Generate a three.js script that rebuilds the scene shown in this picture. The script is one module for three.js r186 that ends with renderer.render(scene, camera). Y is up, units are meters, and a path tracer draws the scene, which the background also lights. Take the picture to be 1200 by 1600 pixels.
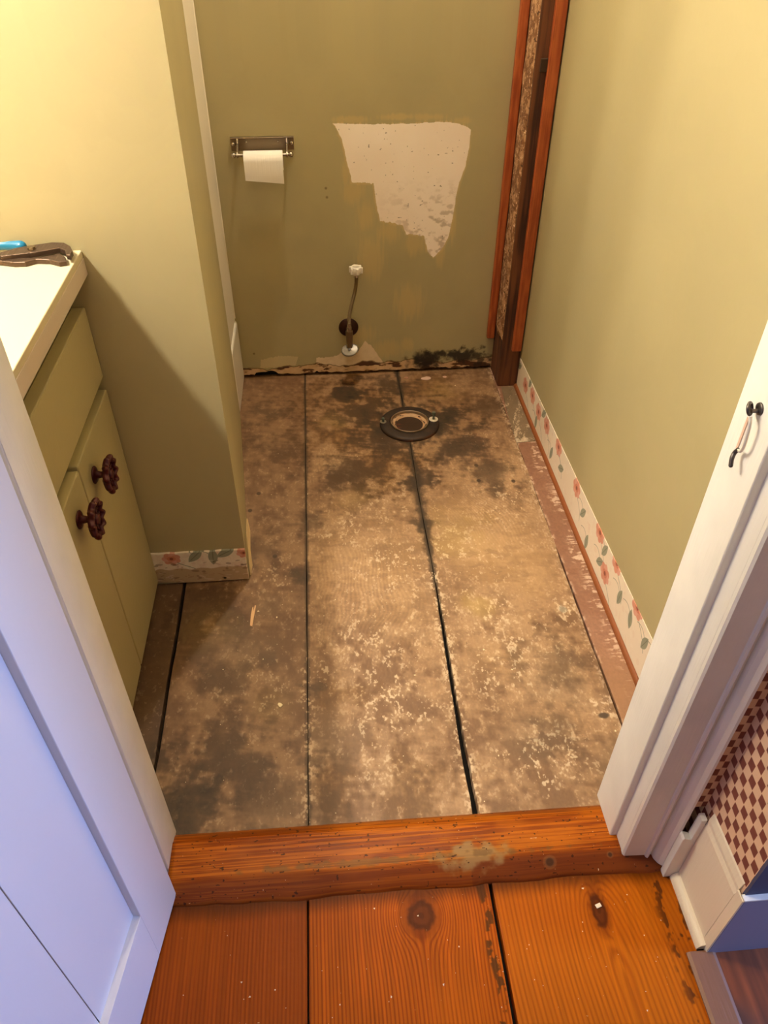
import * as THREE from 'three';
import { RoundedBoxGeometry } from 'three/addons/geometries/RoundedBoxGeometry.js';
import { mergeGeometries, toCreasedNormals } from 'three/addons/utils/BufferGeometryUtils.js';
import { RectAreaLightUniformsLib } from 'three/addons/lights/RectAreaLightUniformsLib.js';

// ---------------------------------------------------------------- camera, sky, lights, exposure
const scene = new THREE.Scene();
scene.background = new THREE.Color(0.42, 0.55, 0.85);
const camera = new THREE.PerspectiveCamera(67.95, 0.75, 0.02, 60);
camera.position.set(0, 1.3, 0);
camera.quaternion.setFromRotationMatrix(new THREE.Matrix4().makeBasis(
  new THREE.Vector3(0.99654392, 0.00437666, 0.08295214), new THREE.Vector3(0.05055233, 0.76044519, -0.64743152), new THREE.Vector3(-0.06591415, 0.64938737, 0.75759578)));
const renderer = new THREE.WebGLRenderer({ antialias: true });
renderer.toneMapping = THREE.LinearToneMapping;
renderer.toneMappingExposure = 1.52;
renderer.shadowMap.enabled = true;
RectAreaLightUniformsLib.init();
const BULB_POWER = 1.75, BULB_COLOR = new THREE.Color(1, 0.95, 0.86);          // each of the three vanity bulbs
const CEILING_POWER = 3.0, CEILING_COLOR = new THREE.Color(1, 0.93, 0.78);     // small lamp over the toilet spot
const WINDOW_POWER = 30, WINDOW_COLOR = new THREE.Color(0.30, 0.47, 1.0);    // daylight through the hall window
const HALL_POWER = 0.65, HALL_COLOR = new THREE.Color(1, 0.80, 0.62);          // hall ceiling lamp

// ---------------------------------------------------------------- helpers
const taken = {};
function numbered(n) { const k = taken[n] = (taken[n] ?? -1) + 1; return k ? n + '_' + String(k).padStart(3, '0') : n; }
function finish(o) { o.castShadow = o.receiveShadow = true; return o; }
function obj(name, geos, mat, parent = scene) {
  const g = Array.isArray(geos) ? mergeGeometries(geos.map((x) => x.index ? x.toNonIndexed() : x)) : geos;
  const m = finish(new THREE.Mesh(g, mat));
  m.name = parent === scene ? numbered(name) : name;
  parent.add(m); return m;
}
function part(name, geos, mat, parent) {
  const n = parent.children.filter((c) => c.name === name || c.name.startsWith(name + '_')).length;
  return obj(n ? name + '_' + String(n).padStart(3, '0') : name, geos, mat, parent);
}
function group(name, pos = [0, 0, 0]) { const g = new THREE.Group(); g.name = numbered(name); g.position.set(...pos); scene.add(g); return g; }
function tag(o, label, category, grp) { o.userData.label = label; o.userData.category = category; if (grp) o.userData.group = grp; return o; }
function struct(o, label) { o.userData.kind = 'structure'; if (label) o.userData.label = label; return o; }
function rng(seed) { let s = seed >>> 0; return () => { s = (s + 0x6D2B79F5) | 0; let t = Math.imul(s ^ (s >>> 15), 1 | s); t = (t + Math.imul(t ^ (t >>> 7), 61 | t)) ^ t; return ((t ^ (t >>> 14)) >>> 0) / 4294967296; }; }
const clamp = (x, a = 0, b = 1) => Math.min(b, Math.max(a, x));
const sstep = (a, b, x) => { const t = clamp((x - a) / (b - a)); return t * t * (3 - 2 * t); };
const lerp = (a, b, t) => a + (b - a) * t;
const mixc = (a, b, t) => [lerp(a[0], b[0], t), lerp(a[1], b[1], t), lerp(a[2], b[2], t)];
function hash(i, j, s) { let h = Math.imul(i, 374761393) + Math.imul(j, 668265263) + Math.imul(s, 974634533); h = Math.imul(h ^ (h >>> 13), 1274126177); return ((h ^ (h >>> 16)) >>> 0) / 4294967296; }
function noise(x, y, s = 0) {
  const i = Math.floor(x), j = Math.floor(y); let u = x - i, v = y - j; u = u * u * (3 - 2 * u); v = v * v * (3 - 2 * v);
  return lerp(lerp(hash(i, j, s), hash(i + 1, j, s), u), lerp(hash(i, j + 1, s), hash(i + 1, j + 1, s), u), v);
}
function fbm(x, y, s = 0, o = 4) { let a = 0.5, t = 0, n = 0; for (let k = 0; k < o; k++) { t += a * noise(x, y, s + k * 17); n += a; a *= 0.5; x *= 2.03; y *= 2.03; } return t / n; }
function inPoly(p, x, y) { let c = false; for (let i = 0, j = p.length - 1; i < p.length; j = i++) if ((p[i][1] > y) !== (p[j][1] > y) && x < (p[j][0] - p[i][0]) * (y - p[i][1]) / (p[j][1] - p[i][1]) + p[i][0]) c = !c; return c; }
function segDist(p, x, y) { let d = 9; for (let i = 0, j = p.length - 1; i < p.length; j = i++) { const ax = p[j][0], ay = p[j][1], bx = p[i][0] - ax, by = p[i][1] - ay; const t = clamp(((x - ax) * bx + (y - ay) * by) / (bx * bx + by * by + 1e-12)); d = Math.min(d, Math.hypot(x - ax - bx * t, y - ay - by * t)); } return d; }
// texture of w x h pixels; fn(s, t) gives sRGB 0..255 (s, t in 0..1, t upward), srgb = colour or data
function tex(w, h, fn, srgb = true, wrap = THREE.ClampToEdgeWrapping) {
  const d = new Uint8Array(w * h * 4);
  for (let j = 0; j < h; j++) for (let i = 0; i < w; i++) {
    const c = fn((i + 0.5) / w, (j + 0.5) / h), k = 4 * (j * w + i);
    if (typeof c === 'number') d[k] = d[k + 1] = d[k + 2] = clamp(c) * 255; else { d[k] = clamp(c[0], 0, 255); d[k + 1] = clamp(c[1], 0, 255); d[k + 2] = clamp(c[2], 0, 255); }
    d[k + 3] = 255;
  }
  const t = new THREE.DataTexture(d, w, h, THREE.RGBAFormat);
  t.magFilter = THREE.LinearFilter; t.minFilter = THREE.LinearMipmapLinearFilter; t.generateMipmaps = true;
  t.wrapS = t.wrapT = wrap; if (srgb) t.colorSpace = THREE.SRGBColorSpace; t.needsUpdate = true; return t;
}
const std = (o) => new THREE.MeshStandardMaterial(o);
// uv in metres by the face's main direction, or mapped over a rectangle of a plane
function uvMetres(g) {
  if (g.index) g = g.toNonIndexed();
  const p = g.attributes.position, n = g.attributes.normal, uv = new Float32Array(p.count * 2);
  for (let i = 0; i < p.count; i++) {
    const ax = Math.abs(n.getX(i)), ay = Math.abs(n.getY(i)), az = Math.abs(n.getZ(i));
    const [u, v] = ax > ay && ax > az ? [p.getZ(i), p.getY(i)] : ay > az ? [p.getX(i), p.getZ(i)] : [p.getX(i), p.getY(i)];
    uv[2 * i] = u; uv[2 * i + 1] = v;
  }
  g.setAttribute('uv', new THREE.BufferAttribute(uv, 2)); return g;
}
function uvRect(g, a, b, a0, a1, b0, b1) {   // axes a, b ('x','y','z') over [a0,a1] x [b0,b1]
  const p = g.attributes.position, ix = { x: 0, y: 1, z: 2 }, uv = new Float32Array(p.count * 2);
  for (let i = 0; i < p.count; i++) { uv[2 * i] = (p.array[3 * i + ix[a]] - a0) / (a1 - a0); uv[2 * i + 1] = (p.array[3 * i + ix[b]] - b0) / (b1 - b0); }
  g.setAttribute('uv', new THREE.BufferAttribute(uv, 2)); return g;
}
function bx(x0, x1, y0, y1, z0, z1) { const g = new THREE.BoxGeometry(x1 - x0, y1 - y0, z1 - z0); g.translate((x0 + x1) / 2, (y0 + y1) / 2, (z0 + z1) / 2); return uvMetres(g); }
function rbx(x0, x1, y0, y1, z0, z1, r = 0.003) { const g = new RoundedBoxGeometry(x1 - x0, y1 - y0, z1 - z0, 2, r); g.translate((x0 + x1) / 2, (y0 + y1) / 2, (z0 + z1) / 2); return uvMetres(g); }
function shapeOf(pts) { const s = new THREE.Shape(); pts.forEach((p, i) => i ? s.lineTo(p[0], p[1]) : s.moveTo(p[0], p[1])); return s; }
function extr(pts, depth, bevel = 0, seg = 2) { return new THREE.ExtrudeGeometry(shapeOf(pts), { depth, bevelEnabled: bevel > 0, bevelThickness: bevel, bevelSize: bevel, bevelOffset: -bevel, bevelSegments: seg, steps: 1 }); }
// outline in (x, z), top at y, going down by t
function slab(pts, y, t, bevel = 0) {
  const g = extr(pts.map(([x, z]) => [x, -z]), t - bevel * 2, bevel); g.rotateX(-Math.PI / 2); g.translate(0, y - t + bevel, 0); return g;
}
// outline in (x, z) standing from y0 to y1
function prism(pts, y0, y1) { const g = extr(pts.map(([x, z]) => [x, -z]), y1 - y0); g.rotateX(-Math.PI / 2); g.translate(0, y0, 0); return uvMetres(g); }
function tube(pts, r, seg = 40, rs = 10, closed = false) { return new THREE.TubeGeometry(new THREE.CatmullRomCurve3(pts.map((p) => new THREE.Vector3(...p)), closed), seg, r, rs, closed); }
function lathe(pts, seg = 32) { return new THREE.LatheGeometry(pts.map((p) => new THREE.Vector2(p[0], p[1])), seg); }
function cyl(r0, r1, h, seg = 24) { return new THREE.CylinderGeometry(r0, r1, h, seg); }

// ---------------------------------------------------------------- materials
const PAINT = [174, 161, 118];
const rollerBump = tex(512, 512, (s, t) => { const a = s * 6.2832, b = t * 6.2832; return 0.5 * fbm(s * 24, t * 24, 5, 3) * (1 - Math.abs(2 * s - 1) ** 8) + 0.3 * fbm(s * 90, t * 60, 9, 2) + 0.1 * Math.sin(a) * Math.sin(b) + 0.1; }, false, THREE.MirroredRepeatWrapping);
const paintTone = tex(512, 512, (s, t) => { const f = 0.965 + 0.07 * fbm(s * 5, t * 5, 21, 4); return PAINT.map((c) => c * f); }, true, THREE.MirroredRepeatWrapping);
rollerBump.repeat.set(2, 2); paintTone.repeat.set(0.9, 0.9);
const M = {};
M.paint = std({ map: paintTone, bumpMap: rollerBump, bumpScale: 0.0003, roughness: 0.5 });
const whiteTone = tex(512, 512, (s, t) => { const f = 0.93 + 0.09 * fbm(s * 6, t * 4, 31, 4); return [232 * f, 225 * f, 212 * f]; }, true, THREE.MirroredRepeatWrapping);
whiteTone.repeat.set(3, 3);
const brushBump = tex(512, 512, (s, t) => 0.6 * fbm(s * 120, t * 8, 41, 3) + 0.4 * fbm(s * 20, t * 14, 43, 3), false, THREE.MirroredRepeatWrapping);
brushBump.repeat.set(3, 3);
M.white = std({ map: whiteTone, bumpMap: brushBump, bumpScale: 0.0004, roughness: 0.45 });
M.cream = std({ color: 0xe9dabd, bumpMap: brushBump, bumpScale: 0.0004, roughness: 0.5 });
M.door = std({ color: 0xdcd8da, bumpMap: rollerBump, bumpScale: 0.0002, roughness: 0.42 });
M.ceiling = std({ color: 0xd8cdb4, roughness: 0.9 });
M.hallwall = std({ color: 0x8d7f74, roughness: 0.9 });
M.dark = std({ color: 0x15100b, roughness: 0.95 });
M.counter = std({ color: 0xcdbf9c, roughness: 0.4 });
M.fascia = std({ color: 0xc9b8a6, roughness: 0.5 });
M.chrome = std({ color: 0xb9aea0, metalness: 1, roughness: 0.22 });
M.brushed = std({ color: 0x93826a, metalness: 1, roughness: 0.34 });
M.handle = std({ color: 0x857c70, metalness: 0.6, roughness: 0.38 });
M.iron = std({ color: 0x4a4440, metalness: 0.8, roughness: 0.4 });
M.red = std({ color: 0x480d10, metalness: 0.25, roughness: 0.42 });
M.paper = std({ color: 0xece3d6, roughness: 0.95, bumpMap: brushBump, bumpScale: 0.001 });
M.plastic = std({ color: 0xe9dfcd, roughness: 0.4 });

// bathroom floor: worn paint, adhesive and stains on wide old boards, laid out in metres over x -0.46..0.63, z -2.24..-0.66
const FX0 = -0.46, FX1 = 0.63, FZ0 = -2.24, FZ1 = -0.66;
const gap2 = (z) => 0.236 - 0.0055 * (z + 2.2) + 0.0015 * Math.sin(z * 9);
const darkSpots = [[0.36, -1.93, 0.085, 0.75], [0.37, -1.79, 0.08, 0.6], [0.24, -1.92, 0.15, 0.72], [0.07, -2.1, 0.06, 0.75], [0.10, -2.0, 0.11, 0.5], [0.16, -1.84, 0.1, 0.55], [0.44, -1.66, 0.07, 0.42], [0.235, -1.65, 0.045, 0.7], [0.225, -1.45, 0.028, 0.75],
  [-0.30, -1.2, 0.09, 0.3], [-0.30, -0.74, 0.09, 0.6], [-0.32, -0.69, 0.07, 0.6], [-0.23, -0.83, 0.09, 0.4], [-0.13, -0.72, 0.09, 0.25], [-0.085, -1.3, 0.022, 0.6], [-0.075, -0.97, 0.025, 0.5], [-0.07, -0.79, 0.03, 0.4], [0.05, -1.72, 0.1, 0.4],
  [-0.2, -2.03, 0.07, 0.35], [-0.16, -1.83, 0.08, 0.25], [-0.23, -1.0, 0.06, 0.3], [-0.19, -1.4, 0.06, 0.2], [0.5, -2.0, 0.06, 0.3], [0.2, -2.17, 0.08, 0.5], [0.42, -0.84, 0.06, 0.25], [-0.06, -1.5, 0.05, 0.3], [0.46, -1.0, 0.07, 0.2]];
const paleSpots = [[0.116, -1.325, 0.14, 0.5], [0.05, -1.05, 0.13, 0.55], [0.10, -0.92, 0.1, 0.8], [0.314, -1.38, 0.12, 0.65], [0.34, -1.13, 0.12, 0.8], [0.38, -1.0, 0.12, 0.7], [0.39, -0.79, 0.09, 0.9], [0.32, -0.78, 0.06, 0.7], [0.15, -1.1, 0.1, 0.4], [0.51, -0.87, 0.05, 0.9], [0.52, -1.15, 0.05, 0.7], [0.08, -0.78, 0.09, 0.5],
  [0.44, -1.5, 0.1, 0.5], [0.46, -1.85, 0.08, 0.35], [-0.15, -1.0, 0.1, 0.3], [-0.14, -1.3, 0.07, 0.3], [0.02, -1.45, 0.1, 0.45], [0.12, -1.55, 0.1, 0.35], [0.50, -2.08, 0.06, 0.3], [-0.25, -0.95, 0.06, 0.25]];
const yellowSpots = [[0.315, -1.17, 0.045, 0.75], [-0.29, -1.16, 0.06, 0.45], [0.02, -1.95, 0.05, 0.5], [0.3, -1.42, 0.1, 0.45], [-0.15, -0.93, 0.05, 0.3], [0.37, -2.1, 0.07, 0.35], [0.05, -1.58, 0.05, 0.35]];
const spots = (list, x, z, w) => { let v = 0; for (const [a, b, r, k] of list) { const d = Math.hypot(x - a, z - b) / r; if (d < 2.2) v = Math.max(v, k * sstep(1.35, 0.25, d + w)); } return v; };
const smoothSpots = [[0.38, -1.36, 0.15, 0.8], [0.10, -1.34, 0.13, 0.6], [0.14, -1.18, 0.09, 0.45], [0.46, -1.25, 0.08, 0.6], [0.34, -1.5, 0.1, 0.5], [0.33, -1.02, 0.06, 0.35]];
const rustSpots = [[0.09, -2.05, 0.16, 0.95], [0.16, -1.93, 0.13, 0.9], [0.30, -2.12, 0.13, 0.85], [0.04, -1.88, 0.12, 0.8], [0.14, -1.75, 0.13, 0.7], [0.40, -2.05, 0.10, 0.5], [0.33, -2.0, 0.08, 0.5], [0.0, -0.95, 0.05, 0.35], [-0.03, -0.75, 0.05, 0.4], [0.12, -0.75, 0.08, 0.35]];
const greySpots = [[-0.23, -1.09, 0.08, 0.55], [0.45, -0.93, 0.09, 0.4], [0.36, -0.83, 0.06, 0.35], [-0.17, -1.2, 0.05, 0.4], [0.52, -0.75, 0.07, 0.4], [-0.02, -0.85, 0.06, 0.4]];
function floorAt(s, t) {
  const x = lerp(FX0, FX1, s), z = lerp(FZ0, FZ1, t);
  const A = fbm(x * 7, z * 5, 1, 3), B = fbm(x * 27, z * 19, 2, 4), C = fbm(x * 88, z * 62, 3, 4), D = fbm(x * 270, z * 190, 4, 2), n4 = noise(x * 420, z * 300, 14);
  const smear = fbm((x + 0.35 * z) * 24, (z - 0.2 * x) * 95, 5, 3), grain = fbm(x * 210 + 5 * A, z * 8, 6, 2);
  const w = (B - 0.5) * 1.4 + (C - 0.5) * 0.7;
  const pale = spots(paleSpots, x, z, w), dark = spots(darkSpots, x, z, w * 1.6 + 1.1 * (smear - 0.5)), yel = spots(yellowSpots, x, z, w), rust = spots(rustSpots, x, z, w * 1.4 + 0.8 * (smear - 0.5)), grey = spots(greySpots, x, z, w);
  if (x > 0.551) {
    let c = mixc([150, 108, 84], [134, 92, 68], clamp(0.5 + 1.5 * (A - 0.5) + 0.8 * (smear - 0.5))); c = c.map((v) => v * (0.93 + 0.14 * D));
    const e = sstep(0.572, 0.602, x + 0.05 * (B - 0.5)) * sstep(0.52, 0.60, 0.55 * C + 0.45 * fbm(x * 60, z * 260, 17, 3)) + 0.8 * sstep(0.560, 0.552, x) * sstep(0.55, 0.62, C); c = mixc(c, [224, 198, 172], 0.7 * clamp(e));
    if (z > -1.05) c = mixc(c, [160, 118, 78], 0.5 * sstep(-1.08, -0.9, z)); return [c, 0.5 + 0.2 * C];
  }
  let c = mixc([136, 101, 68], [184, 147, 106], clamp(0.5 + 1.9 * (A - 0.5) + 1.8 * (B - 0.5) + 1.2 * (C - 0.5) + 0.8 * (smear - 0.5)));
  c = c.map((v) => v * (0.90 + 0.12 * D + 0.08 * grain));
  if (x < -0.0725) c = mixc(c, [106, 74, 48], 0.5 - 0.15 * sstep(0.4, 0.6, B));
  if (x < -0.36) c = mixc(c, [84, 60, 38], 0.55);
  let hgt = 0.45 + 0.25 * C;
  c = mixc(c, [206, 171, 130], 0.55 * pale * sstep(0.36, 0.6, 0.6 * B + 0.4 * C));
  const smooth = spots(smoothSpots, x, z, w * 0.8); c = mixc(c, [214, 174, 120], 0.66 * smooth);
  const scuff = sstep(0.54, 0.66, fbm(x * 42 + 9, z * 70, 8, 4)); c = mixc(c, [138, 104, 74], 0.42 * scuff * (0.4 + 0.6 * pale));
  const arcs = Math.exp(-(((x - 0.06) / 0.13) ** 2) - ((z + 1.22) / 0.2) ** 2) + Math.exp(-(((x - 0.42) / 0.1) ** 2) - ((z + 1.5) / 0.12) ** 2) + 0.6 * Math.exp(-(((x - 0.1) / 0.1) ** 2) - ((z + 1.68) / 0.14) ** 2);
  c = c.map((v) => v * (1 + 0.05 * arcs * Math.sin((x + 0.11 * fbm(x * 5, z * 5, 15, 3) + 0.9 * (z + 1.22) ** 2) * 700)));
  const big = sstep(0.565, 0.605, 0.5 * C + 0.3 * D + 0.2 * B + 0.05 * pale) * pale; c = mixc(c, [222, 190, 150], 0.48 * big); hgt += 0.15 * big;
  const flake = sstep(0.645, 0.685, 0.5 * D + 0.5 * C + 0.05 * pale) * (0.25 + 0.75 * pale); c = mixc(c, [248, 228, 192], 0.8 * flake); hgt += 0.25 * flake;
  if (n4 > 0.96 && C > 0.47) c = mixc(c, [240, 216, 176], 0.3 + 0.5 * pale);
  if (n4 < 0.012) c = mixc(c, [50, 34, 20], 0.7);
  c = mixc(c, mixc([88, 54, 10], [136, 90, 32], clamp(0.5 + 1.8 * (C - 0.5))), 0.85 * rust);
  const rear = sstep(-1.6, -2.0, z + 0.3 * (A - 0.5)); c = mixc(c, mixc([112, 76, 44], [150, 112, 72], clamp(0.5 + 1.4 * (C - 0.5) + (smear - 0.5))), rear * 0.5);
  c = mixc(c, mixc([134, 112, 86], [162, 140, 112], C), 0.6 * grey);
  c = mixc(c, [208, 176, 100], yel * 0.6);
  c = mixc(c, [30, 19, 7], clamp(dark * (0.85 + 0.9 * (C - 0.5) + 0.5 * (smear - 0.5))));
  const d2 = Math.abs(x - gap2(z)), fan = 0.010 + 0.014 * Math.exp(-(((z + 1.55) / 0.18) ** 2)); c = mixc(c, [52, 36, 18], 0.72 * sstep(fan, 0.002, d2 + 0.02 * (C - 0.5)) * sstep(-1.15, -1.4, z)); c = mixc(c, [60, 44, 26], 0.55 * sstep(0.007, 0.003, d2));
  if (z > -1.3) c = mixc(c, [238, 214, 176], 0.8 * sstep(0.024, 0.006, d2) * sstep(0.52, 0.57, 0.5 * C + 0.5 * D));
  const d1 = Math.abs(x + 0.0725); c = mixc(c, [66, 47, 28], 0.6 * sstep(0.007, 0.0015, d1 + 0.006 * (C - 0.5)));
  if (z > -1.05) c = mixc(c, [226, 196, 156], 0.7 * sstep(0.02, 0.004, Math.abs(x + 0.0725)) * sstep(0.56, 0.61, 0.5 * C + 0.5 * D));
  const d3 = Math.abs(x - 0.551); c = mixc(c, [228, 204, 176], 0.65 * sstep(0.022, 0.003, d3 + 0.03 * (C - 0.5)) * sstep(0.5, 0.58, 0.5 * C + 0.5 * D));
  const b = sstep(0.018, 0.008, Math.hypot(x - 0.513, z + 1.14) + 0.02 * (C - 0.5)); c = mixc(c, [176, 176, 158], 0.6 * b);
  const k = sstep(0.015, 0.008, Math.hypot((x - 0.520), (z + 0.855) * 1.7) + 0.006 * (C - 0.5)); c = mixc(c, [66, 50, 36], 0.8 * k); hgt -= 0.4 * k;
  for (const [kx, kz] of [[-0.15, -1.37], [-0.2, -1.62], [-0.22, -1.55], [0.5, -1.62], [0.405, -1.63], [0.41, -1.7]]) c = mixc(c, [58, 40, 24], 0.7 * sstep(0.007, 0.004, Math.hypot(x - kx, (z - kz) * 0.8)));
  return [[c[0] * 0.885, c[1] * 0.868, c[2] * 0.865], hgt];
}
const FW = 1240, FH = 1800, heights = new Float32Array(FW * FH);
const floorMap = tex(FW, FH, (s, t) => { const [c, h] = floorAt(s, t); heights[Math.floor(t * FH) * FW + Math.floor(s * FW)] = h; return c; });
const floorBump = tex(FW, FH, (s, t) => heights[Math.floor(t * FH) * FW + Math.floor(s * FW)], false);
M.oldfloor = std({ map: floorMap, bumpMap: floorBump, bumpScale: 0.0010, roughness: 0.6 });
const onFloor = (g) => uvRect(g, 'x', 'z', FX0, FX1, FZ0, FZ1);

// pine boards of the hall: one texture over x -0.45..0.55, z -0.62..-0.12, mirrored beyond
const HX0 = -0.45, HX1 = 0.55, HZ0 = -0.62, HZ1 = -0.12;
const knots = [[0.108, -0.506, 0.022, 1.05], [0.399, -0.49, 0.011, 2.3], [0.027, -0.556, 0.007, 1]];
function pine(s, t) {
  const x = lerp(HX0, HX1, s), z = lerp(HZ0, HZ1, t);
  let u = x + 0.012 * (fbm(x * 3, z * 2.2, 51, 3) - 0.5), f = 330;
  if (x > 0.233) { const a = x - 0.405 - 0.08 * (z + 0.5), b = clamp((z + 0.385) * 0.9, -0.6, 0.0); u = 0.4 + Math.sign(a) * Math.sqrt(a * a + b * b * 0.12 + 0.0002) * (0.9); f = 300; }
  for (const [kx, kz, r, el] of knots) { const dx = x - kx, dz = (z - kz) / el, q = dx * dx + dz * dz, rr = (r * 1.5) ** 2; u -= dx * Math.min(1, rr / (q + 1e-7)) * Math.exp(-q / (r * r * 30)) * 0.95; }
  const g = 0.5 + 0.5 * Math.sin(u * f * 3.1416 + 2.5 * fbm(x * 14, z * 1.6, 53, 2));
  const fine = fbm(x * 420, z * 7, 55, 2), big = fbm(x * 6, z * 4, 57, 3), late = Math.pow(g, 2.2);
  let c = mixc([172, 82, 4], [124, 46, 1], late * 0.72);
  c = mixc(c, [188, 98, 8], 0.5 * sstep(0.5, 0.75, big)); c = c.map((v) => v * (0.86 + 0.26 * fine));
  if (x < -0.075) c = mixc(c, [112, 44, 4], 0.5); if (x > 0.233) c = mixc(c, [196, 116, 22], 0.3);
  for (const [kx, kz, r, el] of knots) { const d = Math.hypot(x - kx, (z - kz) / el) / r + 0.35 * (fbm(x * 120, z * 120, 59, 2) - 0.5); c = mixc(c, [62, 26, 8], 0.93 * sstep(1.2, 0.85, d)); c = mixc(c, [112, 56, 20], 0.5 * sstep(0.75, 0.5, d)); c = mixc(c, [60, 28, 10], 0.7 * sstep(0.3, 0.15, d)); c = mixc(c, [104, 44, 8], 0.4 * sstep(2.0, 1.2, d)); }
  const e = Math.abs(x - 0.215 - 0.003 * Math.sin(z * 60)); c = mixc(c, [70, 40, 14], 0.75 * sstep(0.009, 0.004, e) * sstep(0.42, 0.56, fbm(x * 110, z * 90, 61, 3)));
  if (x > 0.49) c = mixc(c, [70, 34, 14], 0.7 * sstep(0.56, 0.66, fbm(x * 90, z * 50, 63, 3)) * sstep(0.485, 0.505, x));
  c = mixc(c, [62, 26, 4], 0.7 * sstep(-0.515, -0.552, z + 0.012 * (fbm(x * 30, 0, 65) - 0.5)));
  if (noise(x * 420, z * 420, 67) > 0.994) c = [225, 200, 160];
  return c;
}
const pineMap = tex(1700, 850, pine, true, THREE.MirroredRepeatWrapping);
M.pine = new THREE.MeshPhysicalMaterial({ specularIntensity: 0.2, map: pineMap, roughness: 0.4, bumpMap: brushBump, bumpScale: 0.0004 });
const onPine = (g) => uvRect(g, 'x', 'z', HX0, HX1, HZ0, HZ1);

// ---------------------------------------------------------------- large structure: floors
{
  const fl = struct(group('floor'), 'old wide board floor, worn and paint-stained in the bathroom, orange pine in the hall');
  part('subfloor', bx(-1.6, 2.2, -0.12, -0.024, -2.35, 2.3), M.dark, fl);
  const line = (fn, z0, z1, n) => Array.from({ length: n + 1 }, (_, i) => { const z = lerp(z0, z1, i / n); return [fn(z), z]; });
  const plank = (l, r, z0, z1) => part('plank', onFloor(slab([...line(l, z0, z1, 46), ...line(r, z1, z0, 46)], 0, 0.023, 0.0006)), M.oldfloor, fl);
  const rough = (x, s, a) => (z) => x + a * (fbm(z * 22, s, 71, 4) - 0.5);
  const wide2 = (z) => 0.0006 + 0.0036 * sstep(-1.35, -1.05, z) + 0.002 * sstep(-0.95, -0.75, z);
  plank(rough(-0.47, 1, 0), rough(-0.3645, 2, 0.004), -1.6, -0.63);
  plank(rough(-0.3565, 3, 0.004), rough(-0.0733, 4, 0.002), -2.25, -0.63);
  plank(rough(-0.0718, 5, 0.002), (z) => gap2(z) - wide2(z) + 0.003 * (fbm(z * 30, 2, 73) - 0.5), -2.25, -0.63);
  plank((z) => gap2(z) + wide2(z) + 0.004 * (fbm(z * 30, 8, 75) - 0.5), (z) => 0.5495 - 0.002 * sstep(-1.36, -1.3, z) + 0.003 * (fbm(z * 25, 5, 77) - 0.5), -2.25, -0.63);
  plank((z) => 0.5503 + 0.002 * sstep(-1.36, -1.3, z) + 0.003 * (fbm(z * 25, 6, 79) - 0.5), rough(0.628, 9, 0), -2.3, -0.63);
  // hall boards
  const board = (l, r, z0, z1) => part('plank', onPine(slab([...line(l, z0, z1, 30), ...line(r, z1, z0, 30)], 0, 0.023, 0.0012)), M.pine, fl);
  board(rough(-0.42, 11, 0), rough(-0.0765, 12, 0.002), -0.625, 1.2);
  board(rough(-0.0735, 13, 0.002), (z) => 0.2265 - 0.01 * (z + 0.5) + 0.003 * (fbm(z * 30, 2, 83) - 0.5), -0.625, 1.2);
  board((z) => 0.2335 - 0.006 * (z + 0.5) + 0.003 * (fbm(z * 30, 4, 85) - 0.5), rough(0.535, 14, 0), -0.625, 1.2);
  board(rough(-0.75, 15, 0), rough(-0.423, 16, 0), -0.575, 1.2);
  const brown = tex(512, 512, (s, t) => { const g = fbm(s * 40, t * 3, 91, 4), b = fbm(s * 4, t * 2, 93, 3); let c = mixc([92, 58, 44], [126, 66, 34], sstep(0.42, 0.62, b)); c = c.map((v) => v * (0.75 + 0.5 * g)); const d = Math.hypot((s - 0.18) * 0.5, t - 0.35) ; return mixc(c, [44, 34, 26], sstep(0.035, 0.02, d)); }, true, THREE.MirroredRepeatWrapping);
  M.brown = std({ map: brown, roughness: 0.35 });
  const bp = (x0, x1) => part('plank', uvRect(rbx(x0, x1, -0.023, 0, -0.42, 1.2, 0.001), 'x', 'z', 0.54, 0.94, -0.42, -0.02), M.brown, fl);
  bp(0.562, 0.80); bp(0.803, 1.1);
  part('floor_beyond', bx(1.103, 2.1, -0.02, 0, -0.42, 2.2), M.brown, fl);
  part('floor_beyond', bx(-1.5, 1.1, -0.02, -0.001, 1.2, 2.2), M.brown, fl);
  part('floor_beyond', bx(-1.5, -0.753, -0.02, 0, -0.575, 1.2), M.brown, fl);
}
// ---------------------------------------------------------------- walls
const patchPts = [[0.050, 0.767], [0.209, 0.763], [0.363, 0.766], [0.391, 0.762], [0.428, 0.747], [0.426, 0.701], [0.419, 0.651], [0.405, 0.608], [0.397, 0.564], [0.393, 0.509], [0.382, 0.449], [0.364, 0.414], [0.340, 0.391], [0.322, 0.411], [0.310, 0.458], [0.256, 0.464], [0.244, 0.490], [0.178, 0.505], [0.167, 0.551], [0.160, 0.610], [0.098, 0.614], [0.089, 0.654], [0.082, 0.691], [0.071, 0.732], [0.060, 0.756]];
const cementPts = [[-0.032, 0.063], [0.033, 0.069], [0.076, 0.093], [0.107, 0.085], [0.129, 0.119], [0.149, 0.102], [0.181, 0.049], [0.192, 0.034], [0.064, 0.026], [-0.033, 0.015]];
const palePts = [[-0.213, 0.065], [-0.144, 0.077], [-0.09, 0.072], [-0.10, 0.04], [-0.180, 0.034], [-0.217, 0.034]];
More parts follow.
